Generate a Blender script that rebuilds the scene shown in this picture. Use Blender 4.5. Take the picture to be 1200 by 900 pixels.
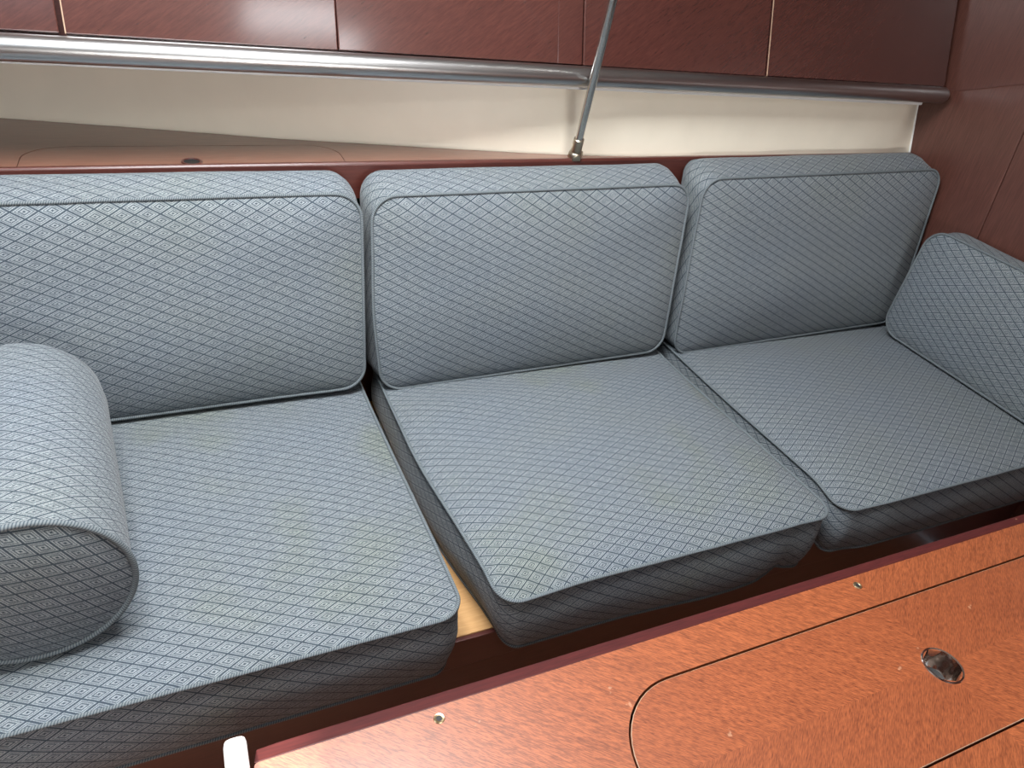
import bpy, math, random
from mathutils import Vector, Matrix, noise
sc = bpy.context.scene
for o in list(bpy.data.objects):
    bpy.data.objects.remove(o)
COL = sc.collection
PI = math.pi

# ------------------------------------------------------------------ camera
cd = bpy.data.cameras.new('camera')
cam = bpy.data.objects.new('camera', cd)
COL.objects.link(cam)
AX = Vector((0.91105582, -0.12147411, 0.39398139))     # world axes seen from the camera
AY = Vector((-0.39120083, -0.55637451, 0.73308206))
AZ = Vector((0.13015072, -0.82200453, -0.55440901))
rt = Vector((AX[0], AY[0], AZ[0])); dn = Vector((AX[1], AY[1], AZ[1])); fw = Vector((AX[2], AY[2], AZ[2]))
m = Matrix((rt, -dn, -fw)).transposed().to_4x4()
m.translation = Vector((0, -1.0655, 1.23))
cam.matrix_world = m
cd.sensor_width = 36
cd.lens = 36 * 843.27 / 1200
cd.clip_start = 0.02
sc.camera = cam

# ------------------------------------------------------------------ world, sun, daylight through the hatches
w = bpy.data.worlds.new('world')
sc.world = w
w.use_nodes = True
wn = w.node_tree
bg = wn.nodes['Background']
bg.inputs[0].default_value = (0.72, 0.86, 1.0, 1)
bg.inputs[1].default_value = 1.2

CEIL = 1.90
SUN_DIR = Vector((0.26, 0.10, -1.0))
sd = bpy.data.lights.new('sun', 'SUN')
sd.energy = 8
sd.angle = math.radians(1.5)
sd.color = (1, .95, .86)
sun = bpy.data.objects.new('sun', sd)
COL.objects.link(sun)
sun.rotation_euler = SUN_DIR.to_track_quat('-Z', 'Y').to_euler()
sun.location = (-1, -1, 4)

def area(name, loc, sx, sy, power, color=(1, 1, 1), rot=(0, 0, 0)):
    d = bpy.data.lights.new(name, 'AREA')
    d.shape = 'RECTANGLE'
    d.size = sx; d.size_y = sy
    d.energy = power
    d.color = color
    o = bpy.data.objects.new(name, d)
    COL.objects.link(o)
    o.location = loc
    o.rotation_euler = rot
    return o
# hatch openings in the ceiling: (x0, x1, y0, y1)
HATCH = (-0.26, 0.42, -0.74, -0.16)
HATCH2 = (0.32, 0.78, -1.86, -1.50)
COMP = (-0.90, -0.270, -1.62, -0.835)
area('hatch_daylight', ((HATCH[0]+HATCH[1])/2, (HATCH[2]+HATCH[3])/2, CEIL + .03), HATCH[1]-HATCH[0]-.02, HATCH[3]-HATCH[2]-.02, 36, (.96, .98, 1))
area('far_hatch_daylight', ((HATCH2[0]+HATCH2[1])/2, (HATCH2[2]+HATCH2[3])/2, CEIL + .03), HATCH2[1]-HATCH2[0]-.02, HATCH2[3]-HATCH2[2]-.02, 5, (.95, .98, 1))
area('companionway_daylight', (-1.52, -.75, 1.35), .7, .7, 5, (.84, .93, 1), (0, -PI/2, 0))
PORT = (-.10, .80, .80, 1.00)      # long hull window on the opposite side: x0, x1, z0, z1
area('window_daylight', ((PORT[0]+PORT[1])/2, -2.285, (PORT[2]+PORT[3])/2), PORT[1]-PORT[0], PORT[3]-PORT[2], 14, (1, .98, .95), (PI/2, 0, 0))

sc.view_settings.view_transform = 'Standard'
sc.view_settings.look = 'None'
sc.view_settings.gamma = 1
sc.view_settings.use_curve_mapping = False
sc.view_settings.exposure = 0.25

# ------------------------------------------------------------------ material helpers
def nt(name):
    mt = bpy.data.materials.new(name)
    mt.use_nodes = True
    t = mt.node_tree
    return mt, t, t.nodes['Principled BSDF']
def node(t, typ, **kw):
    n = t.nodes.new(typ)
    for k, v in kw.items():
        setattr(n, k, v)
    return n
def mth(t, op, a, b=None, c=None):
    n = node(t, 'ShaderNodeMath', operation=op)
    for i, v in enumerate((a, b, c)):
        if v is None: continue
        if isinstance(v, (int, float)): n.inputs[i].default_value = v
        else: t.links.new(v, n.inputs[i])
    return n.outputs[0]
def ramp(t, fac, stops, interp='LINEAR'):
    n = node(t, 'ShaderNodeValToRGB')
    cr = n.color_ramp
    cr.interpolation = interp
    while len(cr.elements) < len(stops): cr.elements.new(0.5)
    for e, (p, c) in zip(cr.elements, stops):
        e.position = p
        e.color = (*c, 1) if len(c) == 3 else c
    t.links.new(fac, n.inputs[0])
    return n.outputs[0]
def mix(t, fac, a, b, blend='MIX'):
    n = node(t, 'ShaderNodeMix', data_type='RGBA', blend_type=blend)
    for i, v in ((0, fac), (6, a), (7, b)):
        if isinstance(v, (int, float)): n.inputs[i].default_value = v
        elif isinstance(v, tuple): n.inputs[i].default_value = (*v, 1)
        else: t.links.new(v, n.inputs[i])
    return n.outputs[2]
def noise_tex(t, vec, scale, detail=2, rough=.5):
    n = node(t, 'ShaderNodeTexNoise')
    n.inputs['Scale'].default_value = scale
    n.inputs['Detail'].default_value = detail
    n.inputs['Roughness'].default_value = rough
    if vec is not None: t.links.new(vec, n.inputs['Vector'])
    return n.outputs['Fac']
def bump(t, bsdf, h, strength=.3, dist=.001):
    n = node(t, 'ShaderNodeBump')
    n.inputs['Strength'].default_value = strength
    n.inputs['Distance'].default_value = dist
    t.links.new(h, n.inputs['Height'])
    t.links.new(n.outputs[0], bsdf.inputs['Normal'])

def plain(name, col, rough=.5, metal=0, coat=0):
    mt, t, b = nt(name)
    tc = node(t, 'ShaderNodeTexCoord')
    f = noise_tex(t, tc.outputs['Object'], 14, 3)
    c = mix(t, f, tuple(x * .94 for x in col), tuple(min(1, x * 1.05) for x in col))
    t.links.new(c, b.inputs['Base Color'])
    b.inputs['Roughness'].default_value = rough
    b.inputs['Metallic'].default_value = metal
    b.inputs['Coat Weight'].default_value = coat
    return mt

def fabric(name, soil=0.0):
    """woven cloth: lattice of lozenges, each filled with nested lozenges"""
    mt, t, b = nt(name)
    uv = node(t, 'ShaderNodeUVMap')
    sp = node(t, 'ShaderNodeSeparateXYZ')
    t.links.new(uv.outputs[0], sp.inputs[0])
    u = mth(t, 'DIVIDE', sp.outputs[0], .0335)
    v = mth(t, 'DIVIDE', sp.outputs[1], .0174)
    p = mth(t, 'ADD', u, v)
    q = mth(t, 'SUBTRACT', u, v)
    fp = mth(t, 'MULTIPLY', mth(t, 'ABSOLUTE', mth(t, 'SUBTRACT', mth(t, 'FRACT', p), .5)), 2)
    fq = mth(t, 'MULTIPLY', mth(t, 'ABSOLUTE', mth(t, 'SUBTRACT', mth(t, 'FRACT', q), .5)), 2)
    d = mth(t, 'MAXIMUM', fp, fq)
    L = (.262, .288, .300); K = (.060, .080, .098); D = (.046, .063, .080)
    pat = ramp(t, d, [(0, D), (.10, D), (.17, L), (.30, L), (.37, K), (.44, K), (.51, L), (.62, L), (.67, K), (.70, K), (.75, L), (.85, L), (.91, D), (1, D)])
    # threads run two ways: one pair of sides of each lozenge looks darker
    way = mth(t, 'GREATER_THAN', fp, fq)
    pat = mix(t, mth(t, 'MULTIPLY', way, .22), pat, D)
    tc = node(t, 'ShaderNodeTexCoord')
    # threads
    mp = node(t, 'ShaderNodeMapping')
    mp.inputs['Scale'].default_value = (900, 900, 1)
    t.links.new(uv.outputs[0], mp.inputs[0])
    th = noise_tex(t, mp.outputs[0], 1.0, 1)
    cell = noise_tex(t, uv.outputs[0], 95, 2)
    pat = mix(t, .6, pat, ramp(t, th, [(.3, (.25, .25, .25)), (.7, (.78, .78, .78))]), 'OVERLAY')
    pat = mix(t, .45, pat, ramp(t, cell, [(.3, (.38, .38, .40)), (.7, (.64, .64, .62))]), 'OVERLAY')
    # faint fading and soiling
    f = noise_tex(t, tc.outputs['Object'], 5.5, 3)
    tint = ramp(t, f, [(.3, (.95, .97, 1.02)), (.55, (1, 1, 1)), (.75, (1.0, 1.0 - .0 * soil, 1.0 - .16 * soil))])
    pat = mix(t, 1.0, pat, tint, 'MULTIPLY')
    t.links.new(pat, b.inputs['Base Color'])
    b.inputs['Roughness'].default_value = .9
    b.inputs['Specular IOR Level'].default_value = .15
    b.inputs['Sheen Weight'].default_value = .12
    bump(t, b, mth(t, 'ADD', mth(t, 'MULTIPLY', d, -.5), th), .25, .0006)
    return mt

def piping_mat(name):
    mt, t, b = nt(name)
    uv = node(t, 'ShaderNodeUVMap')
    sp = node(t, 'ShaderNodeSeparateXYZ')
    t.links.new(uv.outputs[0], sp.inputs[0])
    s = mth(t, 'ADD', mth(t, 'MULTIPLY', sp.outputs[0], 330), mth(t, 'MULTIPLY', sp.outputs[1], 2))
    s = mth(t, 'ABSOLUTE', mth(t, 'SUBTRACT', mth(t, 'FRACT', s), .5))
    c = ramp(t, s, [(.10, (.060, .080, .095)), (.30, (.18, .205, .215))])
    t.links.new(c, b.inputs['Base Color'])
    b.inputs['Roughness'].default_value = .85
    bump(t, b, s, .3, .0006)
    return mt

def wood(name, light, dark, grain=(60, 700, 700), rot=(0, 0, 0), rough=.3, coat=.5, mottled=.5, contrast=1.0, quarter=None, wear=False, spec=.5, bmp=.05):
    """varnished mahogany; quarter=(cx, cy): the veneer leaves meet in an X around that point"""
    mt, t, b = nt(name)
    tc = node(t, 'ShaderNodeTexCoord')
    vec = tc.outputs['Object']
    def grained(rz):
        mp = node(t, 'ShaderNodeMapping')
        mp.vector_type = 'POINT'
        mp.inputs['Rotation'].default_value = (rot[0], rot[1], rz)
        t.links.new(vec, mp.inputs[0])
        mp2 = node(t, 'ShaderNodeMapping')
        mp2.inputs['Scale'].default_value = grain
        t.links.new(mp.outputs[0], mp2.inputs[0])
        fine = noise_tex(t, mp2.outputs[0], 1.0, 3, .6)
        mp3 = node(t, 'ShaderNodeMapping')
        mp3.inputs['Scale'].default_value = tuple(g * .12 for g in grain)
        t.links.new(mp.outputs[0], mp3.inputs[0])
        broad = noise_tex(t, mp3.outputs[0], 1.0, 3, .55)
        return mth(t, 'ADD', mth(t, 'MULTIPLY', fine, .82), mth(t, 'MULTIPLY', broad, .18))
    if quarter is None:
        g = grained(rot[2])
        shade = None
    else:
        sp = node(t, 'ShaderNodeSeparateXYZ')
        t.links.new(vec, sp.inputs[0])
        dx = mth(t, 'SUBTRACT', sp.outputs[0], quarter[0])
        dy = mth(t, 'SUBTRACT', sp.outputs[1], quarter[1])
        sel = mth(t, 'GREATER_THAN', mth(t, 'MULTIPLY', dx, dy), 0)
        g1 = grained(rot[2]); g2 = grained(-rot[2])
        mm = node(t, 'ShaderNodeMix', data_type='FLOAT')
        t.links.new(sel, mm.inputs[0]); t.links.new(g1, mm.inputs[2]); t.links.new(g2, mm.inputs[3])
        g = mm.outputs[0]
        shade = sel
    k = .5 - .16 / contrast; k2 = .5 + .16 / contrast
    c = ramp(t, g, [(k, dark), (k2, light)])
    blot = noise_tex(t, vec, 9, 2)
    c = mix(t, mth(t, 'MULTIPLY', blot, mottled), c, dark, 'MIX')
    if shade is not None:
        c = mix(t, mth(t, 'MULTIPLY', shade, .22), c, dark)
    if wear:
        n1 = noise_tex(t, vec, 75, 2, .6)
        wr = ramp(t, n1, [(.74, (0, 0, 0)), (.78, (1, 1, 1))])
        c = mix(t, mth(t, 'MULTIPLY', wr, .35), c, (.55, .35, .22))
    t.links.new(c, b.inputs['Base Color'])
    b.inputs['Roughness'].default_value = rough
    b.inputs['Specular IOR Level'].default_value = spec
    b.inputs['Coat Weight'].default_value = coat
    b.inputs['Coat Roughness'].default_value = rough * .5
    if bmp: bump(t, b, g, bmp, .0004)
    return mt

M = {}
M['fabric'] = fabric('woven_lozenge_fabric', .35)
M['fabric_soiled'] = fabric('woven_lozenge_fabric_soiled', 1.0)
M['piping'] = piping_mat('corded_piping')
M['table'] = wood('table_mahogany', (.37, .105, .036), (.14, .035, .012), (140, 1400, 1400), (0, 0, .7), .42, .15, .25, 1.5, quarter=(.16, .127), wear=True)
M['lid'] = wood('table_lid_mahogany', (.35, .098, .034), (.135, .033, .012), (140, 1400, 1400), (0, 0, .7), .40, .18, .25, 1.5, quarter=(.16, .127), wear=True)
M['table_edge'] = wood('table_edge_mahogany', (.085, .016, .014), (.045, .009, .009), (40, 500, 500), (0, 0, 0), .5, .0, .4, wear=True, spec=.25)
M['dark_wood'] = wood('dark_mahogany', (.105, .027, .020), (.06, .015, .012), (30, 500, 500), (0, 0, 0), .35, .4)
M['door'] = wood('door_mahogany', (.100, .033, .025), (.048, .017, .014), (50, 420, 420), (0, .62, 0), .24, 1.0, .4, .65, bmp=0)
M['bulkhead'] = wood('bulkhead_mahogany', (.145, .058, .043), (.085, .032, .024), (420, 420, 26), (0, 0, 0), .38, .3, .5)
M['shelf'] = wood('shelf_mahogany', (.27, .12, .08), (.19, .08, .05), (26, 420, 420), (0, 0, 0), .36, .8, .4)
M['lip'] = wood('lip_mahogany', (.10, .024, .016), (.06, .014, .010), (26, 420, 420), (0, 0, 0), .4, .3, .4)
M['ply'] = wood('pale_plywood', (.62, .36, .15), (.50, .27, .10), (24, 300, 300), (0, 0, 0), .6, 0, .3)
M['liner'] = plain('cream_liner', (.94, .87, .72), .35)
M['white'] = plain('white_lacquer_and_sun_glare', (.86, .86, .84), .35)  # lacquer on the trims; sun glare put into the colour on the upright
M['ceiling'] = plain('white_headliner', (.62, .60, .56), .7)
M['steel'] = plain('stainless_steel', (.55, .54, .51), .22, 1)
M['alu'] = plain('brushed_aluminium', (.50, .50, .50), .30, 1)
M['brass'] = plain('brass', (.62, .50, .30), .3, 1)
M['bronze'] = plain('dull_bronze', (.42, .37, .29), .35, 1)
M['chrome'] = plain('chrome_ring', (.62, .56, .52), .12, 1)
M['black'] = plain('hole_shade_black', (.012, .012, .012), .7)  # near-black that puts the shade inside holes into the colour
M['hatch_cover'] = plain('opaque_hatch_cover', (.8, .82, .84), .5)
M['groove'] = plain('dark_groove', (.02, .010, .008), .6)
M['inlay'] = plain('pale_inlay', (.42, .28, .19), .5)
M['sole'] = wood('cabin_sole', (.22, .09, .04), (.14, .05, .025), (20, 300, 300), (0, 0, 0), .4, .3)

# ------------------------------------------------------------------ object helpers
def link(o, parent=None):
    COL.objects.link(o)
    if parent is not None: o.parent = parent
    return o
def mesh(name, vs, fs, mat, parent=None, uvs=None, smooth=True, sharp=None):
    me = bpy.data.meshes.new(name)
    me.from_pydata([tuple(v) for v in vs], [], fs)
    if uvs is not None:
        l = me.uv_layers.new(name='UVMap')
        for i, lp in enumerate(me.loops):
            l.data[i].uv = uvs[i] if len(uvs) == len(me.loops) and len(uvs) != len(vs) else uvs[lp.vertex_index]
    me.polygons.foreach_set('use_smooth', [smooth] * len(me.polygons))
    me.materials.append(M[mat])
    me.update()
    if sharp: me.set_sharp_from_angle(angle=math.radians(sharp))
    return link(bpy.data.objects.new(name, me), parent)
def tag(o, label=None, cat=None, group=None, kind=None):
    if label: o['label'] = label
    if cat: o['category'] = cat
    if group: o['group'] = group
    if kind: o['kind'] = kind
    return o
def empty(name, loc=(0, 0, 0), rot=(0, 0, 0)):
    o = bpy.data.objects.new(name, None)
    o.empty_display_size = .05
    o.location = loc; o.rotation_euler = rot
    return link(o)
def bevel(o, w, seg=2):
    md = o.modifiers.new('bevel', 'BEVEL')
    md.width = w; md.segments = seg; md.limit_method = 'ANGLE'
    return o
def box(name, x0, x1, y0, y1, z0, z1, mat, parent=None, bev=.0015, seg=2):
    vs = [(x, y, z) for x in (x0, x1) for y in (y0, y1) for z in (z0, z1)]
    fs = [(0, 1, 3, 2), (4, 6, 7, 5), (0, 4, 5, 1), (2, 3, 7, 6), (0, 2, 6, 4), (1, 5, 7, 3)]
    o = mesh(name, vs, fs, mat, parent, smooth=False)
    if bev: bevel(o, bev, seg)
    return o
def prism(name, poly, axis, a0, a1, mat, parent=None, bev=0, smooth=False):
    """poly of 2-D points extruded along axis 'x' (poly is y,z) or 'z' (poly is x,y)"""
    n = len(poly)
    def P(p, a): return (a, p[0], p[1]) if axis == 'x' else (p[0], p[1], a)
    vs = [P(p, a0) for p in poly] + [P(p, a1) for p in poly]
    fs = [tuple(range(n))[::-1], tuple(range(n, 2 * n))] + [(i, (i + 1) % n, n + (i + 1) % n, n + i) for i in range(n)]
    o = mesh(name, vs, fs, mat, parent, smooth=smooth, sharp=40 if smooth else None)
    fixn(o)
    if bev: bevel(o, bev)
    return o
def fixn(o):
    import bmesh
    bm = bmesh.new(); bm.from_mesh(o.data)
    bmesh.ops.recalc_face_normals(bm, faces=bm.faces)
    bm.to_mesh(o.data); bm.free()
def tube(name, pts, r, mat, parent=None, sides=10, closed=False, cap=True):
    """tube along pts; r number or list; uv = (length, angle fraction)"""
    n = len(pts)
    pts = [Vector(p) for p in pts]
    vs, uvs, fs = [], [], []
    L = 0
    up = None
    for i, p in enumerate(pts):
        a = pts[i - 1] if (i or closed) else p
        c = pts[(i + 1) % n] if (i < n - 1 or closed) else p
        tg = (c - a).normalized()
        if up is None:
            up = tg.orthogonal().normalized()
        else:
            up = (up - tg * up.dot(tg)).normalized()
        sd_ = tg.cross(up)
        if i: L += (p - pts[i - 1]).length
        rr = r[i] if isinstance(r, (list, tuple)) else r
        for k in range(sides):
            an = 2 * PI * k / sides
            vs.append(p + (up * math.cos(an) + sd_ * math.sin(an)) * rr)
            uvs.append((L, k / sides))
    luv = []
    for i in range(n if closed else n - 1):
        j = (i + 1) % n
        for k in range(sides):
            k2 = (k + 1) % sides
            fs.append((i * sides + k, i * sides + k2, j * sides + k2, j * sides + k))
            l0 = uvs[i * sides][0]; l1 = uvs[j * sides][0] if j else L + (pts[0] - pts[-1]).length
            luv += [(l0, k / sides), (l0, (k + 1) / sides), (l1, (k + 1) / sides), (l1, k / sides)]
    if cap and not closed:
        fs.append(tuple(range(sides))[::-1]); luv += [(0, 0)] * sides
        fs.append(tuple((n - 1) * sides + k for k in range(sides))); luv += [(0, 0)] * sides
    o = mesh(name, vs, fs, mat, parent, luv, sharp=50)
    fixn(o)
    return o
def rrect(x0, x1, y0, y1, r, seg=8, ns=1):
    pts = []
    cs = [(x1 - r, y0 + r, -PI/2), (x1 - r, y1 - r, 0), (x0 + r, y1 - r, PI/2), (x0 + r, y0 + r, PI)]
    for i, (cx, cy, a) in enumerate(cs):
        for k in range(seg + 1):
            t = a + PI / 2 * k / seg
            pts.append((cx + r * math.cos(t), cy + r * math.sin(t)))
        if ns > 1:
            nx = cs[(i + 1) % 4]
            e = (nx[0] + r * math.cos(nx[2]), nx[1] + r * math.sin(nx[2]))
            s = pts[-1]
            for k in range(1, ns):
                pts.append((s[0] + (e[0] - s[0]) * k / ns, s[1] + (e[1] - s[1]) * k / ns))
    return pts
def lathe(name, prof, mat, parent=None, n=32, loc=(0, 0, 0)):
    vs, fs = [], []
    k = len(prof)
    for i in range(n):
        a = 2 * PI * i / n
        for r, z in prof: vs.append((loc[0] + r * math.cos(a), loc[1] + r * math.sin(a), loc[2] + z))
    for i in range(n):
        j = (i + 1) % n
        for q in range(k - 1):
            fs.append((i * k + q, j * k + q, j * k + q + 1, i * k + q + 1))
    o = mesh(name, vs, fs, mat, parent, sharp=40)
    return o

# ------------------------------------------------------------------ the setting
S = lambda o: tag(o, kind='structure')
XL, XR, YF, YB = -1.6, 1.67, -2.3, .62
fl = S(box('floor', XL, XR, YF, YB, -.05, 0, 'sole', bev=0))
# ceiling with two openings: built from strips round them
def ceiling():
    xs = sorted({XL, XR, HATCH[0], HATCH[1], HATCH2[0], HATCH2[1], COMP[0], COMP[1]})
    ys = sorted({YF, YB, HATCH[2], HATCH[3], HATCH2[2], HATCH2[3], COMP[2], COMP[3]})
    vs, fs = [], []
    def inside(cx, cy):
        return any(h[0] < cx < h[1] and h[2] < cy < h[3] for h in (HATCH, HATCH2, COMP))
    for i in range(len(xs) - 1):
        for j in range(len(ys) - 1):
            if inside((xs[i] + xs[i+1]) / 2, (ys[j] + ys[j+1]) / 2): continue
            b = len(vs)
            for z in (CEIL, CEIL + .05):
                vs += [(xs[i], ys[j], z), (xs[i+1], ys[j], z), (xs[i+1], ys[j+1], z), (xs[i], ys[j+1], z)]
            fs += [(b, b+3, b+2, b+1), (b+4, b+5, b+6, b+7)] + [(b+k, b+(k+1) % 4, b+4+(k+1) % 4, b+4+k) for k in range(4)]
    return mesh('ceiling', vs, fs, 'ceiling', smooth=False)
ce = S(ceiling())
for i, h in enumerate((HATCH, COMP, HATCH2)):
    fr = S(empty('window_%d' % (i + 1), ((h[0]+h[1])/2, (h[2]+h[3])/2, CEIL)))
    for a in ((h[0]-.03, h[0], h[2]-.03, h[3]+.03), (h[1], h[1]+.03, h[2]-.03, h[3]+.03), (h[0], h[1], h[2]-.03, h[2]), (h[0], h[1], h[3], h[3]+.03)):
        o = box('frame_bar', a[0]-fr.location.x, a[1]-fr.location.x, a[2]-fr.location.y, a[3]-fr.location.y, -.012, -.0002, 'alu', fr, .003)
for wname, h in (('window_1', HATCH), ('window_3', HATCH2)):
    hx_, hy_ = (h[1]-h[0])/2 + .01, (h[3]-h[2])/2 + .01
    box('pane', -hx_, hx_, -hy_, hy_, .052, .060, 'hatch_cover', bpy.data.objects[wname], 0)  # opaque pane, added to keep direct sun out of the hatch
w3 = S(empty('window_4', ((PORT[0]+PORT[1])/2, YF, PORT[2])))
hw = (PORT[1]-PORT[0])/2; hh = PORT[3]-PORT[2]
for a in ((-hw-.03, -hw, -.03, hh+.03), (hw, hw+.03, -.03, hh+.03), (-hw, hw, -.03, 0), (-hw, hw, hh, hh+.03)):
    box('frame_bar', a[0], a[1], .0005, .02, a[2], a[3], 'alu', w3, .003)
wl = S(box('wall_left', XL - .05, XL, YF, YB, 0, CEIL, 'bulkhead', bev=0))
wf = S(box('wall_front', XL, XR, YF - .05, YF, 0, CEIL, 'dark_wood', bev=0))
wo = S(box('wall_outer', XL, XR, YB, YB + .05, 0, CEIL, 'ceiling', bev=0))
# forward bulkhead: veneered panels on a backing
wr = S(empty('wall_right', (XR, 0, 0)))
box('backing', .006, .06, YF, YB, 0, CEIL, 'bulkhead', wr, 0)
def bh_panel(poly, x0, x1, mat='bulkhead'):
    o = prism('panel', poly, 'x', x0, x1, mat, wr, .0022)
    return o
bh_panel([(-.1395, .02), (-.0595, 1.0505), (-.015, 1.048), (.123, 1.000), (.30, .985), (YB, .985), (YB, .02)], -.004, .0058)
bh_panel([(YF, .02), (YF, 1.071), (-.0605, 1.0505), (-.1405, .02)], -.0036, .0058)
bh_panel([(YF, .90), (YF, 1.81), (YB, 1.81), (YB, .90)], .0, .0056)

# cream hull liner behind the shelf: curved in plan
LP = [(-1.6, .60), (-1.1, .57), (-.6, .495), (-.255, .417), (-.041, .360), (.186, .296), (.441, .240), (.62, .203), (.74, .182), (.86, .171), (1.1, .168), (1.45, .168), (1.585, .169), (1.615, .176), (1.66, .205)]
def liner():
    zs = [.70, .80, .86, .92, .98]
    vs, fs = [], []
    n = len(LP)
    for back in (0, 1):
        for z in zs:
            for (x, y) in LP:
                lean = .10 * (z - .82) * max(0, min(1, (1.3 - x)))
                if x > 1.63: y = .173 + .30 * (z - .835); x = 1.668
                vs.append((x, y + lean * .5 + back * .008, z))
    def I(b, k, i): return (b * len(zs) + k) * n + i
    for k in range(len(zs) - 1):
        for i in range(n - 1):
            fs.append((I(0, k, i), I(0, k, i+1), I(0, k+1, i+1), I(0, k+1, i)))
            fs.append((I(1, k, i+1), I(1, k, i), I(1, k+1, i), I(1, k+1, i+1)))
    for i in range(n - 1):
        fs.append((I(0, 4, i), I(0, 4, i+1), I(1, 4, i+1), I(1, 4, i)))
        fs.append((I(0, 0, i+1), I(0, 0, i), I(1, 0, i), I(1, 0, i+1)))
    for k in range(4):
        fs.append((I(0, k+1, 0), I(0, k, 0), I(1, k, 0), I(1, k+1, 0)))
        fs.append((I(0, k, n-1), I(0, k+1, n-1), I(1, k+1, n-1), I(1, k, n-1)))
    o = mesh('wall_back', vs, fs, 'liner', sharp=35)
    return o
S(liner())
# cream edge strip standing in the corner against the bulkhead
vs = []
S(tube('trim_1', [(1.6665, .210, .965), (1.6665, .2005, .93), (1.6665, .185, .88), (1.6665, .171, .835), (1.6665, .160, .80)], .003, 'white', sides=8))

# ------------------------------------------------------------------ shelf behind the backrests
SH = lambda x: .815 + .0165 * (x + .1)
sh = empty('shelf', (0, .16, .82))
tag(sh, 'long mahogany shelf with a flush rounded lid behind the back cushions', 'shelf')
def sh_poly(name, poly, dz0, dz1, mat, parent, bev=0):
    n = len(poly)
    vs = [(x, y - .16, SH(x) + dz0 - .82) for x, y in poly] + [(x, y - .16, SH(x) + dz1 - .82) for x, y in poly]
    fs = [tuple(range(n))[::-1], tuple(range(n, 2 * n))] + [(i, (i+1) % n, n + (i+1) % n, n + i) for i in range(n)]
    o = mesh(name, vs, fs, mat, parent, smooth=False)
    fixn(o)
    if bev: bevel(o, bev, 2)
    return o
back_pts = [(x, y - .0015) for x, y in LP if x <= .86][::-1]
LX0, LX1, LYT = -.206, .272, .258
lid_out = [(LX1 + .0, .162)] + [(LX1 - .06 + .06 * math.cos(a), LYT - .055 + .055 * math.sin(a)) for a in [PI/2 * k / 8 for k in range(9)]] + \
          [(LX0 + .06 - .06 * math.sin(a), LYT - .055 + .055 * math.cos(a)) for a in [PI/2 * k / 8 for k in range(9)]] + [(LX0, .162)]
sh_poly('shelf_board', [(-1.58, .162), (1.64, .162), (1.64, .1675)] + back_pts, -.020, -.003, 'shelf', sh)
# top veneer round the lid, and the lid set into it with a fine gap
out2 = [(x * 1 + (.0012 if x > .03 else -.0012), y + (.0012 if y > .2 else 0)) for x, y in lid_out]
cut = [(LX1 + .0012, .162)] + out2[1:-1] + [(LX0 - .0012, .162)]
bl = [(x, y) for x, y in back_pts]
sh_poly('shelf_surface', [(1.64, .162), (1.64, .1675)] + bl + [(-1.58, .162)] + cut[::-1], -.003, 0, 'shelf', sh)
lid = sh_poly('lid', lid_out, -.003, 0.0, 'shelf', sh)
ring = lathe('finger_hole', [(.004, .0004), (.012, .0006), (.0135, .002), (.0155, .002), (.0165, .0002)], 'dark_wood', lid, 28, (.030, .176 - .16, SH(.03) - .82))
hb = lathe('hole_shade_disc', [(0.0001, .0009), (.0118, .0009)], 'black', lid, 24, (.030, .176 - .16, SH(.03) - .82))  # flat black disc laid on the lid, painting the hole's shade
# lip board along the front of the shelf
vs = []
for x in (-1.58, 1.655):
    for y, dz in ((.149, -.06), (.149, .000), (.1515, .0035), (.158, .0035), (.1618, .0005), (.1618, -.06)):
        vs.append((x, y - .16, SH(x) + dz - .82))
fs = [tuple(range(6)), tuple(range(6, 12))[::-1]] + [(i, i + 6, (i+1) % 6 + 6, (i+1) % 6) for i in range(6)]
lp = mesh('lip', vs, fs, 'lip', sh, smooth=False); fixn(lp); bevel(lp, .001)
# sloping board the cushions lean on
bb = prism('backrest_board', [(.132, .336), (.143, .336), (.1590, .742), (.1480, .742)], 'x', -1.58, 1.655, 'dark_wood')
tag(bb, 'dark mahogany backrest board seen in the gaps between the back cushions', 'board')

# ------------------------------------------------------------------ overhead locker with rail
ov = empty('overhead_locker', (0, .14, 1.0))
tag(ov, 'glossy dark mahogany overhead locker with metal rail along its bottom', 'locker')
lean = math.atan2(.055, .177)
def lk(y, z): return (y - .14, z - 1.0)
carc = prism('carcass', [lk(.168, .976), lk(.60, .976), lk(.60, 1.46), lk(.318, 1.46)], 'x', -1.58, 1.655, 'dark_wood', ov)
def door(x0, x1, proud=0.0, tilt=0.0, yaw=0.0):
    h = .47
    o = box('door', x0, x1, -.018, 0, 0, h, 'door', ov, .0018, 2)
    o.location = (0, .0215 - proud, -.0035)
    o.rotation_euler = (-lean + tilt, 0, 0)
    return o
xs_d = [-1.57, -.90, -.113, .257, .690, 1.113, 1.650]
gap = [.002, .006, .0012, .0012, .006, .001]
tl = [-.02, -.015, .004, -.022, -.026, -.03]
dd = []
for i in range(6):
    g0 = .001 if i == 0 else gap[i - 1] / 2
    g1 = gap[i] / 2
    dd.append(door(xs_d[i] + g0, xs_d[i+1] - g1, [0, 0, 0, 0, .003, 0][i], tl[i]))
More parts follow.
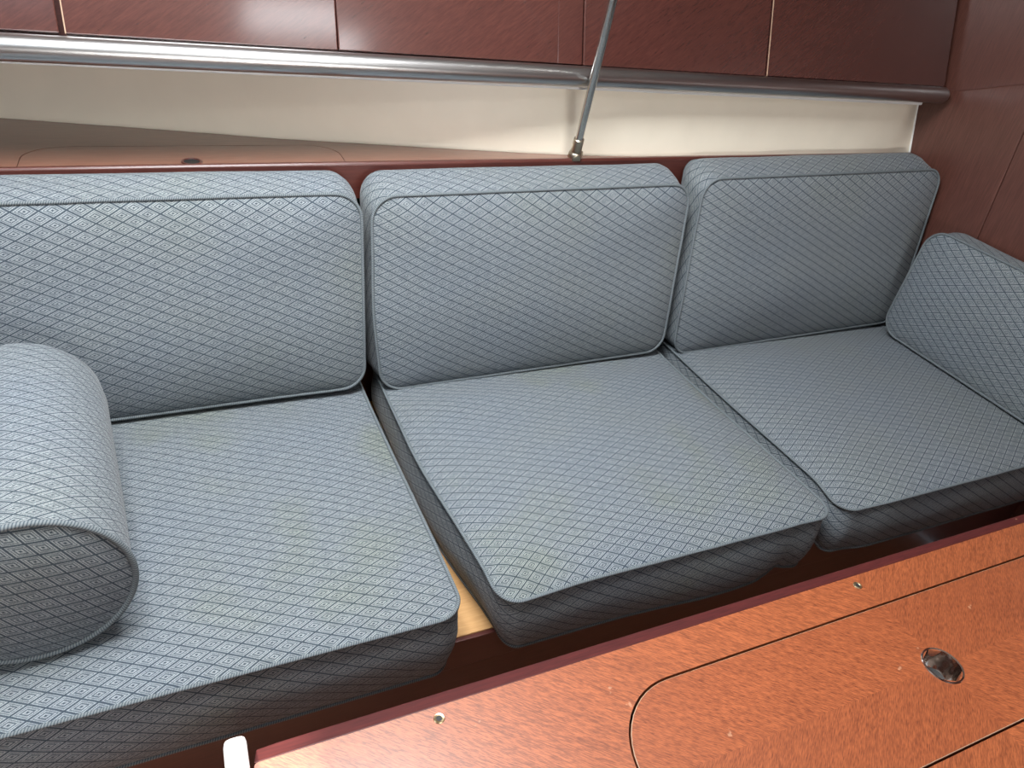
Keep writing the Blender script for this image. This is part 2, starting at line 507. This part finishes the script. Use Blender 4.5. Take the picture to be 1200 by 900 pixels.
# narrow stile glued on the middle door beside the post
box('stile', .640, .688, -.0192, -.0178, 0, .47, 'door', dd[3], .0005, 1)
box('edge_strip', -.1095, -.1078, -.019, -.004, 0, .47, 'inlay', dd[2], .0004, 1)
box('edge_strip', 1.1165, 1.1182, -.019, -.004, 0, .47, 'inlay', dd[5], .0004, 1)
rl = tube('rail', [(x, -.012 + .004 * (x + .2), -.0155 + .001 * x) for x in (-1.57, -1, -.5, 0, .4, .8, 1.2, 1.5, 1.640)] + [(1.646, -.0046, -.0138), (1.650, -.0046, -.0138)],
          [.0175] * 9 + [.0155, .010], 'alu', ov, 28)
ts = box('trim_strip', -1.57, 1.600, .004, .05, -.040, -.030, 'white', ov, .002)
ts2 = box('trim_strip', -1.57, 1.645, .010, .05, -.030, -.022, 'alu', ov, .002)

# ------------------------------------------------------------------ stainless post
po = empty('steel_post', (.716, .158, .8335))
tag(po, 'slim leaning stainless steel post rising from the shelf lip', 'post')
dvec = Vector((.671 - .716, .05 - .158, 1.118 - .8335)).normalized()
zt = (1.86 - .8335) / dvec.z
tube('tube', [dvec * .02, dvec * .4, dvec * zt],   .0074, 'steel', po, 20)
tube('ferrule', [dvec * .006, dvec * .008, dvec * .042, dvec * .0435], [.0095, .0102, .0098, .0078], 'bronze', po, 20)
tube('base_nut', [Vector((0, 0, .0008)), dvec * .004, dvec * .012, dvec * .014], [.0150, .0150, .0140, .011], 'bronze', po, 6)

# ------------------------------------------------------------------ settee base
sb = empty('settee_base', (.03, -.48, 0))
tag(sb, 'dark mahogany settee base with pale plywood top under the seat cushions', 'settee')
def sbx(n, x0, x1, y0, y1, z0, z1, mt, bv=.0015): return box(n, x0 - .03, x1 - .03, y0 + .48, y1 + .48, z0, z1, mt, sb, bv)
sbx('seat_board', XL + .01, XR - .004, -.470, .126, .322, .3345, 'ply')
sbx('fascia', XL + .01, XR - .004, -.4695, -.452, .09, .3218, 'dark_wood')
sbx('plinth', XL + .01, XR - .004, -.40, -.38, .001, .0898, 'dark_wood')
sbx('fascia_lip', XL + .01, XR - .004, -.478, -.4705, .27, .3335, 'dark_wood')

# ------------------------------------------------------------------ cushions
def outline(w, h, r, seg=10, step=.02):
    pts = []
    cs = [(w/2 - r, -h/2 + r, -PI/2), (w/2 - r, h/2 - r, 0), (-w/2 + r, h/2 - r, PI/2), (-w/2 + r, -h/2 + r, PI)]
    for i, (cx, cy, a) in enumerate(cs):
        for k in range(seg + 1):
            t = a + PI/2 * k / seg
            pts.append(Vector((cx + r * math.cos(t), cy + r * math.sin(t))))
        nx = cs[(i+1) % 4]
        e = Vector((nx[0] + r * math.cos(nx[2]), nx[1] + r * math.sin(nx[2])))
        s = pts[-1]
        n = max(2, int((e - s).length / step))
        for k in range(1, n):
            pts.append(s + (e - s) * k / n)
    return pts

def flat(y, z):
    """the seat is pressed flat where the back cushion stands on it"""
    return z if z <= ST else ST + (z - ST) * (1 - .85 * smooth(.10, .205, y))
def cushion(name, label, cat, group, w, h, t, r, loc, rot, bulge=.016, warp=None, seed=0, fab='fabric', shift=(0, 0), puff=.006, rear=.0, pipe_r=.0028):
    root = empty(name, loc, rot)
    tag(root, label, cat, group)
    op = outline(w, h, r)
    n = len(op)
    nr = [(op[(i+1) % n] - op[i-1]).normalized() for i in range(n)]
    nr = [Vector((d.y, -d.x)) for d in nr]
    def inset(zf): return rear * max(0, 1 - zf / .35) ** 2
    per = [0]
    for i in range(n): per.append(per[-1] + (op[(i+1) % n] - op[i]).length)
    def wob(x, y, z):
        q = Vector((x * 7 + seed * 3.1, y * 7 - seed, z * 9))
        return noise.noise(q)
    def W(x, y, z):
        p = Vector((x, y, z))
        if warp: p = Vector(warp(x, y, z))
        return p
    # panels
    def panel(nm, z0, sgn, bl):
        RS = [1, .985, .965, .94, .91, .87, .82, .76, .69, .61, .52, .42, .31, .20, .10]
        vs, fs, uvs = [], [], []
        for s in RS:
            for i, p in enumerate(op):
                if sgn < 0: p = p - nr[i] * rear
                x, y = p.x * s, p.y * s
                # keep the rim band of constant width rather than of constant proportion
                e = (1 - s)
                hgt = bl * (1 - s ** 4) ** .75
                pk = (.0016 * noise.noise(Vector((per[i] * 55, seed * 7.7, 1.0))) * max(0, 1 - abs(e - .03) / .05)) if bl > .004 else 0
                hgt += bl * .28 * wob(x * .8, y * .8, 1) * (1 - s ** 3) + pk
                v = W(x, y, z0 + sgn * hgt)
                vs.append(v); uvs.append((x + shift[0], y + shift[1]))
        vs.append(W(0, 0, z0 + sgn * (bl * (1 + .28 * wob(0, 0, 1))))); uvs.append(shift)
        k = len(RS)
        for a in range(k - 1):
            for i in range(n):
                j = (i + 1) % n
                f = (a*n+i, a*n+j, (a+1)*n+j, (a+1)*n+i)
                fs.append(f if sgn > 0 else f[::-1])
        for i in range(n):
            f = ((k-1)*n+i, (k-1)*n+(i+1) % n, k*n)
            fs.append(f if sgn > 0 else f[::-1])
        return mesh(nm, vs, fs, fab, root, uvs)
    panel('front_panel', t, 1, bulge)
    panel('back_panel', 0, -1, .0005)
    # boxing band
    vs, fs, luv = [], [], []
    zs = [0, .08, .2, .35, .5, .65, .8, .92, 1]
    for zf in zs:
        for i in range(n):
            of = puff * math.sin(PI * zf) * (1 + .5 * wob(op[i].x, op[i].y, zf)) - .0008 - inset(zf)
            p = op[i] + nr[i] * of
            vs.append(W(p.x, p.y, zf * t))
    for a in range(len(zs) - 1):
        for i in range(n):
            j = (i + 1) % n
            fs.append((a*n+i, a*n+j, (a+1)*n+j, (a+1)*n+i))
            u0, u1 = per[i], per[i+1]
            v0, v1 = zs[a] * t, zs[a+1] * t
            luv += [(u0, v0), (u1, v0), (u1, v1), (u0, v1)]
    mesh('boxing', vs, fs, fab, root, luv)
    # corded piping on both rims
    for zf in (t, 0):
        k_ = pipe_r * .75 if zf else -rear
        pts = [W(op[i].x + nr[i].x * k_, op[i].y + nr[i].y * k_, zf + (.0006 if zf else 0) + .0008 * wob(op[i].x * 3, op[i].y * 3, 2)) for i in range(n)]
        tube('piping', pts, pipe_r, 'piping', root, 8, closed=True)
    return root

def smooth(a, b, x):
    t = max(0, min(1, (x - a) / (b - a)))
    return t * t * (3 - 2 * t)
GS = 'seat cushions on the settee'
GB = 'back cushions of the settee'
ST = .108
# seats: local x = along, y = depth, z = up
def droop(y, z, k):
    return -k * (1 - min(1, z / ST)) * smooth(-.272, -.306, y)
def warpL(x, y, z):
    return (x + .010 * smooth(.2, -.3, y) * smooth(.1, .33, x), y, flat(y, z) + droop(y, z, .020))
def warpM(x, y, z):
    fr = smooth(.05, -.315, y)
    lf = smooth(-.15, -.30, x)
    rtc = smooth(.20, .31, x) * smooth(-.20, -.30, y)
    z = flat(y, z)
    x2 = x + .024 * fr * lf + .016 * (1 - z / ST) * lf * smooth(-.1, -.31, y)
    z2 = z + .004 * fr * (z / ST) - .008 * lf * fr * smooth(-.26, -.31, y) * (z / ST)
    cre = math.exp(-((x - .235) / .022) ** 2) * smooth(-.24, -.31, y)
    z2 += (.014 * cre + .004 * rtc) * (1 - z / ST)
    z2 += droop(y, z, .012)
    rg = smooth(.1, .31, x)
    x2 += rg * (.010 * smooth(.1, -.31, y) - .004 * smooth(0, .2, y))
    mid = math.exp(-((x - .12) / .12) ** 2) * smooth(-.2, -.31, y)
    y2 = y - .010 * mid * (1 - z / ST) + .006 * cre * (1 - .7 * z / ST)
    return (x2, y2, z2)
def warpR(x, y, z):
    lf = smooth(-.22, -.31, x) * smooth(-.22, -.31, y)
    z = flat(y, z)
    return (x + .012 * smooth(.1, -.31, y) * smooth(-.15, -.33, x), y + .010 * lf, z - .012 * lf * (z / ST) + droop(y, z, .013))
Y0, Y1 = -.513, .112
yc = (Y0 + Y1) / 2
cushion('seat_cushion', 'blue-grey woven seat cushion under the bolster, leftmost seat', 'cushion', GS, .66, Y1 - Y0, ST, .035, (-.060, yc, .3378), (0, 0, 0), .016, warpL, 1, 'fabric_soiled', rear=.005)
cushion('seat_cushion', 'blue-grey woven seat cushion in the middle, beside the bare plywood gap', 'cushion', GS, .622, Y1 - Y0, ST, .035, (.622, yc, .3378), (0, 0, 0), .024, warpM, 2, 'fabric_soiled', (.008, .004), rear=.006)
cushion('seat_cushion', 'blue-grey woven seat cushion against the wooden bulkhead under the end cushion', 'cushion', GS, .690, Y1 - Y0, ST, .035, (1.317, yc, .3378), (0, 0, 0), .020, warpR, 3, 'fabric', (.003, .011), rear=.005)
# backs: local x = along, y = up the slope, z = towards the room
LEAN = math.radians(8)
def back(label, x0, x1, H, seed, shift, zb=.458, th=.092, bulge=.018, warp=None, lean=LEAN, yaw=0):
    th_ = PI/2 - lean
    c = Vector(((x0 + x1) / 2, 0.002, zb))
    up = Vector((0, math.cos(th_), math.sin(th_)))
    nn = Vector((0, -math.sin(th_), math.cos(th_)))
    o = c + up * (H / 2) - nn * th
    return cushion('back_cushion', label, 'cushion', GB, x1 - x0, H, th, .040, o, (th_, 0, yaw), bulge, warp, seed, 'fabric', shift, .005, rear=.016)
def warpBL(x, y, z):
    return (x, y + .006 * smooth(-.3, .3, x) + rise(y, z), z)
def rise(y, z): return .032 * (1 - z / .092) * smooth(-.05, .17, y) + .013 * (1 - z / .092) * smooth(-.05, -.17, y)
def warpBM(x, y, z):
    return (x + .012 * smooth(0, -.18, y) * smooth(-.1, -.3, x) * (z / .092) + .006 * (z/.092) * smooth(-.2, -.3, x), y + .006 * (x / .3) + 1.15 * rise(y, z), z)
def warpBR(x, y, z):
    k = smooth(0, .35, x)
    return (x + .0 * k, y + .008 * (x / .33) + 1.12 * rise(y, z), z)
back('blue-grey woven back cushion behind the bolster, leftmost back', -.385, .271, .345, 4, (.0, .0), warp=warpBL)
back('blue-grey woven back cushion in the middle, below the steel post', .286, .925, .354, 5, (.011, .006), zb=.456, bulge=.020, warp=warpBM)
back('blue-grey woven back cushion in the corner beside the wooden bulkhead', .960, 1.645, .378, 6, (.005, .002), zb=.456, warp=warpBR)
# end cushion against the bulkhead
th_ = PI/2 - math.radians(3)
cushion('end_cushion', 'low blue-grey woven cushion standing on its edge against the wooden bulkhead', 'cushion', None, .44, .262, .088, .045,
        (1.655, -.255, .467 + .131), (th_, 0, -PI/2), .012, None, 7, 'fabric', (0, .005), .006, rear=.010)

# ------------------------------------------------------------------ bolster
def bolster():
    R, Lg = .098, .385
    root = empty('bolster', (-.190, -.440, .4685 + R), (-PI/2, 0, .10))
    tag(root, 'round blue-grey bolster cushion lying on the leftmost seat', 'bolster')
    # local z runs from the front end (0) to the back end (Lg)
    N = 72
    zs = [0, .006, .02, .05, .10, .16, .22, .28, .33, .36, .375, Lg]
    vs, fs, luv = [], [], []
    def rad(z, a):
        sag = 1 + .012 * math.sin(PI * z / Lg)
        rr = R * sag + .0012 * noise.noise(Vector((math.cos(a) * 3, math.sin(a) * 3, z * 14)))
        if z > Lg - .04: rr -= .022 * ((z - Lg + .04) / .04) ** 2
        return rr
    for z in zs:
        for i in range(N):
            a = 2 * PI * i / N
            r = rad(z, a)
            vs.append((r * math.cos(a), r * math.sin(a), z))
    for k in range(len(zs) - 1):
        for i in range(N):
            j = (i + 1) % N
            fs.append((k*N+i, k*N+j, (k+1)*N+j, (k+1)*N+i))
            u0, u1 = 2 * PI * R * i / N, 2 * PI * R * (i+1) / N
            luv += [(u0, zs[k]), (u1, zs[k]), (u1, zs[k+1]), (u0, zs[k+1])]
    mesh('body', vs, fs, 'fabric', root, luv)
    for z0, sg, R2 in ((0, -1, R), (Lg, 1, R - .022)):
        vs, fs, uvs = [], [], []
        ss = [1, .95, .88, .78, .65, .5, .35, .2]
        for s in ss:
            for i in range(N):
                a = 2 * PI * i / N
                vs.append((R2 * s * math.cos(a), R2 * s * math.sin(a), z0 + sg * .010 * (1 - s ** 3)))
                uvs.append((R2 * s * math.cos(a - .6), R2 * s * math.sin(a - .6)))
        vs.append((0, 0, z0 + sg * .010)); uvs.append((0, 0))
        k = len(ss)
        for a in range(k - 1):
            for i in range(N):
                fs.append((a*N+i, a*N+(i+1) % N, (a+1)*N+(i+1) % N, (a+1)*N+i))
        for i in range(N): fs.append(((k-1)*N+i, (k-1)*N+(i+1) % N, k*N))
        o = mesh('end_panel', vs, fs, 'fabric', root, uvs); fixn(o)
        tube('piping', [((R2 + .001) * math.cos(2*PI*i/96), (R2 + .001) * math.sin(2*PI*i/96), z0) for i in range(96)], .0036, 'piping', root, 8, closed=True)
bolster()

# ------------------------------------------------------------------ table
TZ = .684
tb = empty('saloon_table', (.45, -1.0, 0))
tag(tb, 'orange-brown varnished mahogany table with flush rounded locker lid', 'table')
def tp(poly): return [(x - .45, y + 1.0) for x, y in poly]
TX0, TX1, TY0, TY1 = .0005, 1.45, -1.38, -.7465
LID = (.276, .944, -.938, -.800)
def table():
    # top board with the opening for the lid: outer ring and hole ring bridged
    inner = rrect(LID[0] - .0026, LID[1] + .0026, LID[2] - .0026, LID[3] + .0026, .0686, 12, 6)
    outer = rrect(TX0 + .001, TX1, TY0, TY1 - .013, .003, 12, 6)
    n = len(inner)
    vs = []
    for z in (TZ - .022, TZ):
        vs += [(x - .45, y + 1.0, z) for x, y in outer] + [(x - .45, y + 1.0, z) for x, y in inner]
    fs = []
    for i in range(n):
        j = (i + 1) % n
        fs.append((2*n+i, 2*n+j, 3*n+j, 3*n+i))
        fs.append((j, i, n+i, n+j))
        fs.append((i, j, 2*n+j, 2*n+i))
        fs.append((n+j, n+i, 3*n+i, 3*n+j))
    o = mesh('table_top', vs, fs, 'table', tb, smooth=False); fixn(o)
    # bevelled edge lipping along the settee side and the end
    def lip(name, pts_in, pts_out):
        k = len(pts_in)
        vs = [(x - .45, y + 1.0, TZ - .0002) for x, y in pts_in] + [(x - .45, y + 1.0, TZ - .0035) for x, y in pts_out] + \
             [(x - .45, y + 1.0, TZ - .026) for x, y in pts_out] + [(x - .45, y + 1.0, TZ - .026) for x, y in pts_in]
        fs = []
        for a in range(4):
            b = (a + 1) % 4
            for i in range(k - 1):
                fs.append((a*k+i, a*k+i+1, b*k+i+1, b*k+i))
        fs += [(0, k, 2*k, 3*k), (k-1, 4*k-1, 3*k-1, 2*k-1)]
        o = mesh(name, vs, fs, 'table_edge', tb, smooth=False); fixn(o); bevel(o, .001, 2)
    lip('edge_lipping', [(TX1, TY1 - .0128), (TX0 + .02, TY1 - .0128), (TX0 + .0012, TY1 - .0128)], [(TX1, TY1), (TX0 + .02, TY1), (TX0 + .0040, TY1 - .0008)])
    # lid
    lo = rrect(LID[0], LID[1], LID[2], LID[3], .066, 12, 6)
    hx, hy, hr = .61, -.873, .0180
    ring = []
    k = len(lo)
    for (x, y) in lo:
        a = math.atan2(y - hy, x - hx)
        ring.append((hx + hr * math.cos(a), hy + hr * math.sin(a)))
    vs = []
    for z in (TZ - .018, TZ + .0002):
        vs += [(x - .45, y + 1.0, z) for x, y in lo] + [(x - .45, y + 1.0, z) for x, y in ring]
    fs = []
    for i in range(k):
        j = (i + 1) % k
        fs.append((2*k+i, 2*k+j, 3*k+j, 3*k+i))
        fs.append((j, i, k+i, k+j))
        fs.append((i, j, 2*k+j, 2*k+i))
        fs.append((k+j, k+i, 3*k+i, 3*k+j))
    ld = mesh('lid', vs, fs, 'lid', tb, smooth=False); fixn(ld)
    # pale edge of the lid: a thin strip round it
    band = tube('edge_band', [(x - .45, y + 1.0, TZ - .0006) for x, y in rrect(LID[0] - .0001, LID[1] + .0001, LID[2] - .0001, LID[3] + .0001, .066, 12, 14)],   .0005, 'inlay', ld, 6, closed=True)
    lathe('finger_ring', [(.0115, -.020), (.0150, -.016), (.0168, -.006), (.0176, .0006), (.0190, .0011), (.0197, .0002)], 'chrome', ld, 40, (hx - .45, hy + 1.0, TZ))
    lathe('hole_floor', [(.0001, -.0195), (.0120, -.0195)], 'black', ld, 30, (hx - .45, hy + 1.0, TZ))  # black floor, the ring's inner darkness put in as colour
    # locker under the lid, seen as the dark joint
    box('locker_box', LID[0] - .01 - .45, LID[1] + .01 - .45, LID[2] - .01 + 1, LID[3] + .01 + 1, TZ - .20, TZ - .0225, 'groove', tb, 0)
    for (x, y) in ((.141, -.770), (.603, -.771)):
        p = lathe('screw_socket', [(.0022, .0003), (.0028, .0007), (.0040, .0009), (.0046, .0002)], 'brass', tb, 20, (x - .45, y + 1.0, TZ))
        lathe('socket_shade_disc', [(.0001, .0004), (.0026, .0004)], 'black', p, 16, (x - .45, y + 1.0, TZ))  # flat black disc on top, painted shade for the screw hole
    box('light_block_leaf', TX0 - .45, TX1 - .45, TY0 + 1 - .020, TY0 + 1 - .002, .30, TZ - .002, 'table', tb, .003)  # unseen leaf, added to stop window light passing under the table
    for x in (.30, .95):
        box('leg', x - .03 - .45, x + .03 - .45, -.04, .08, 0.001, TZ - .2002, 'dark_wood', tb, .004)
table()
# upright at the end of the table; its white paints in sun overexposure
def upright():
    r = empty('sun_white_fiddle', (-.0085, -.957, 0))
    tag(r, 'rounded upright board coloured sun-glare white, standing at the left end of the table', 'board')
    # profile in y, z (far end rounded), extruded in x
    prof = [(-.30, .30), (.200, .30), (.212, .60), (.2145, .688), (.212, .702), (.205, .710), (.19, .715), (.05, .722), (-.30, .722)]
    o = prism('board', prof, 'x', -.0085, .0072, 'white', r, .005)
    o.modifiers[0].segments = 3
    return r
upright()
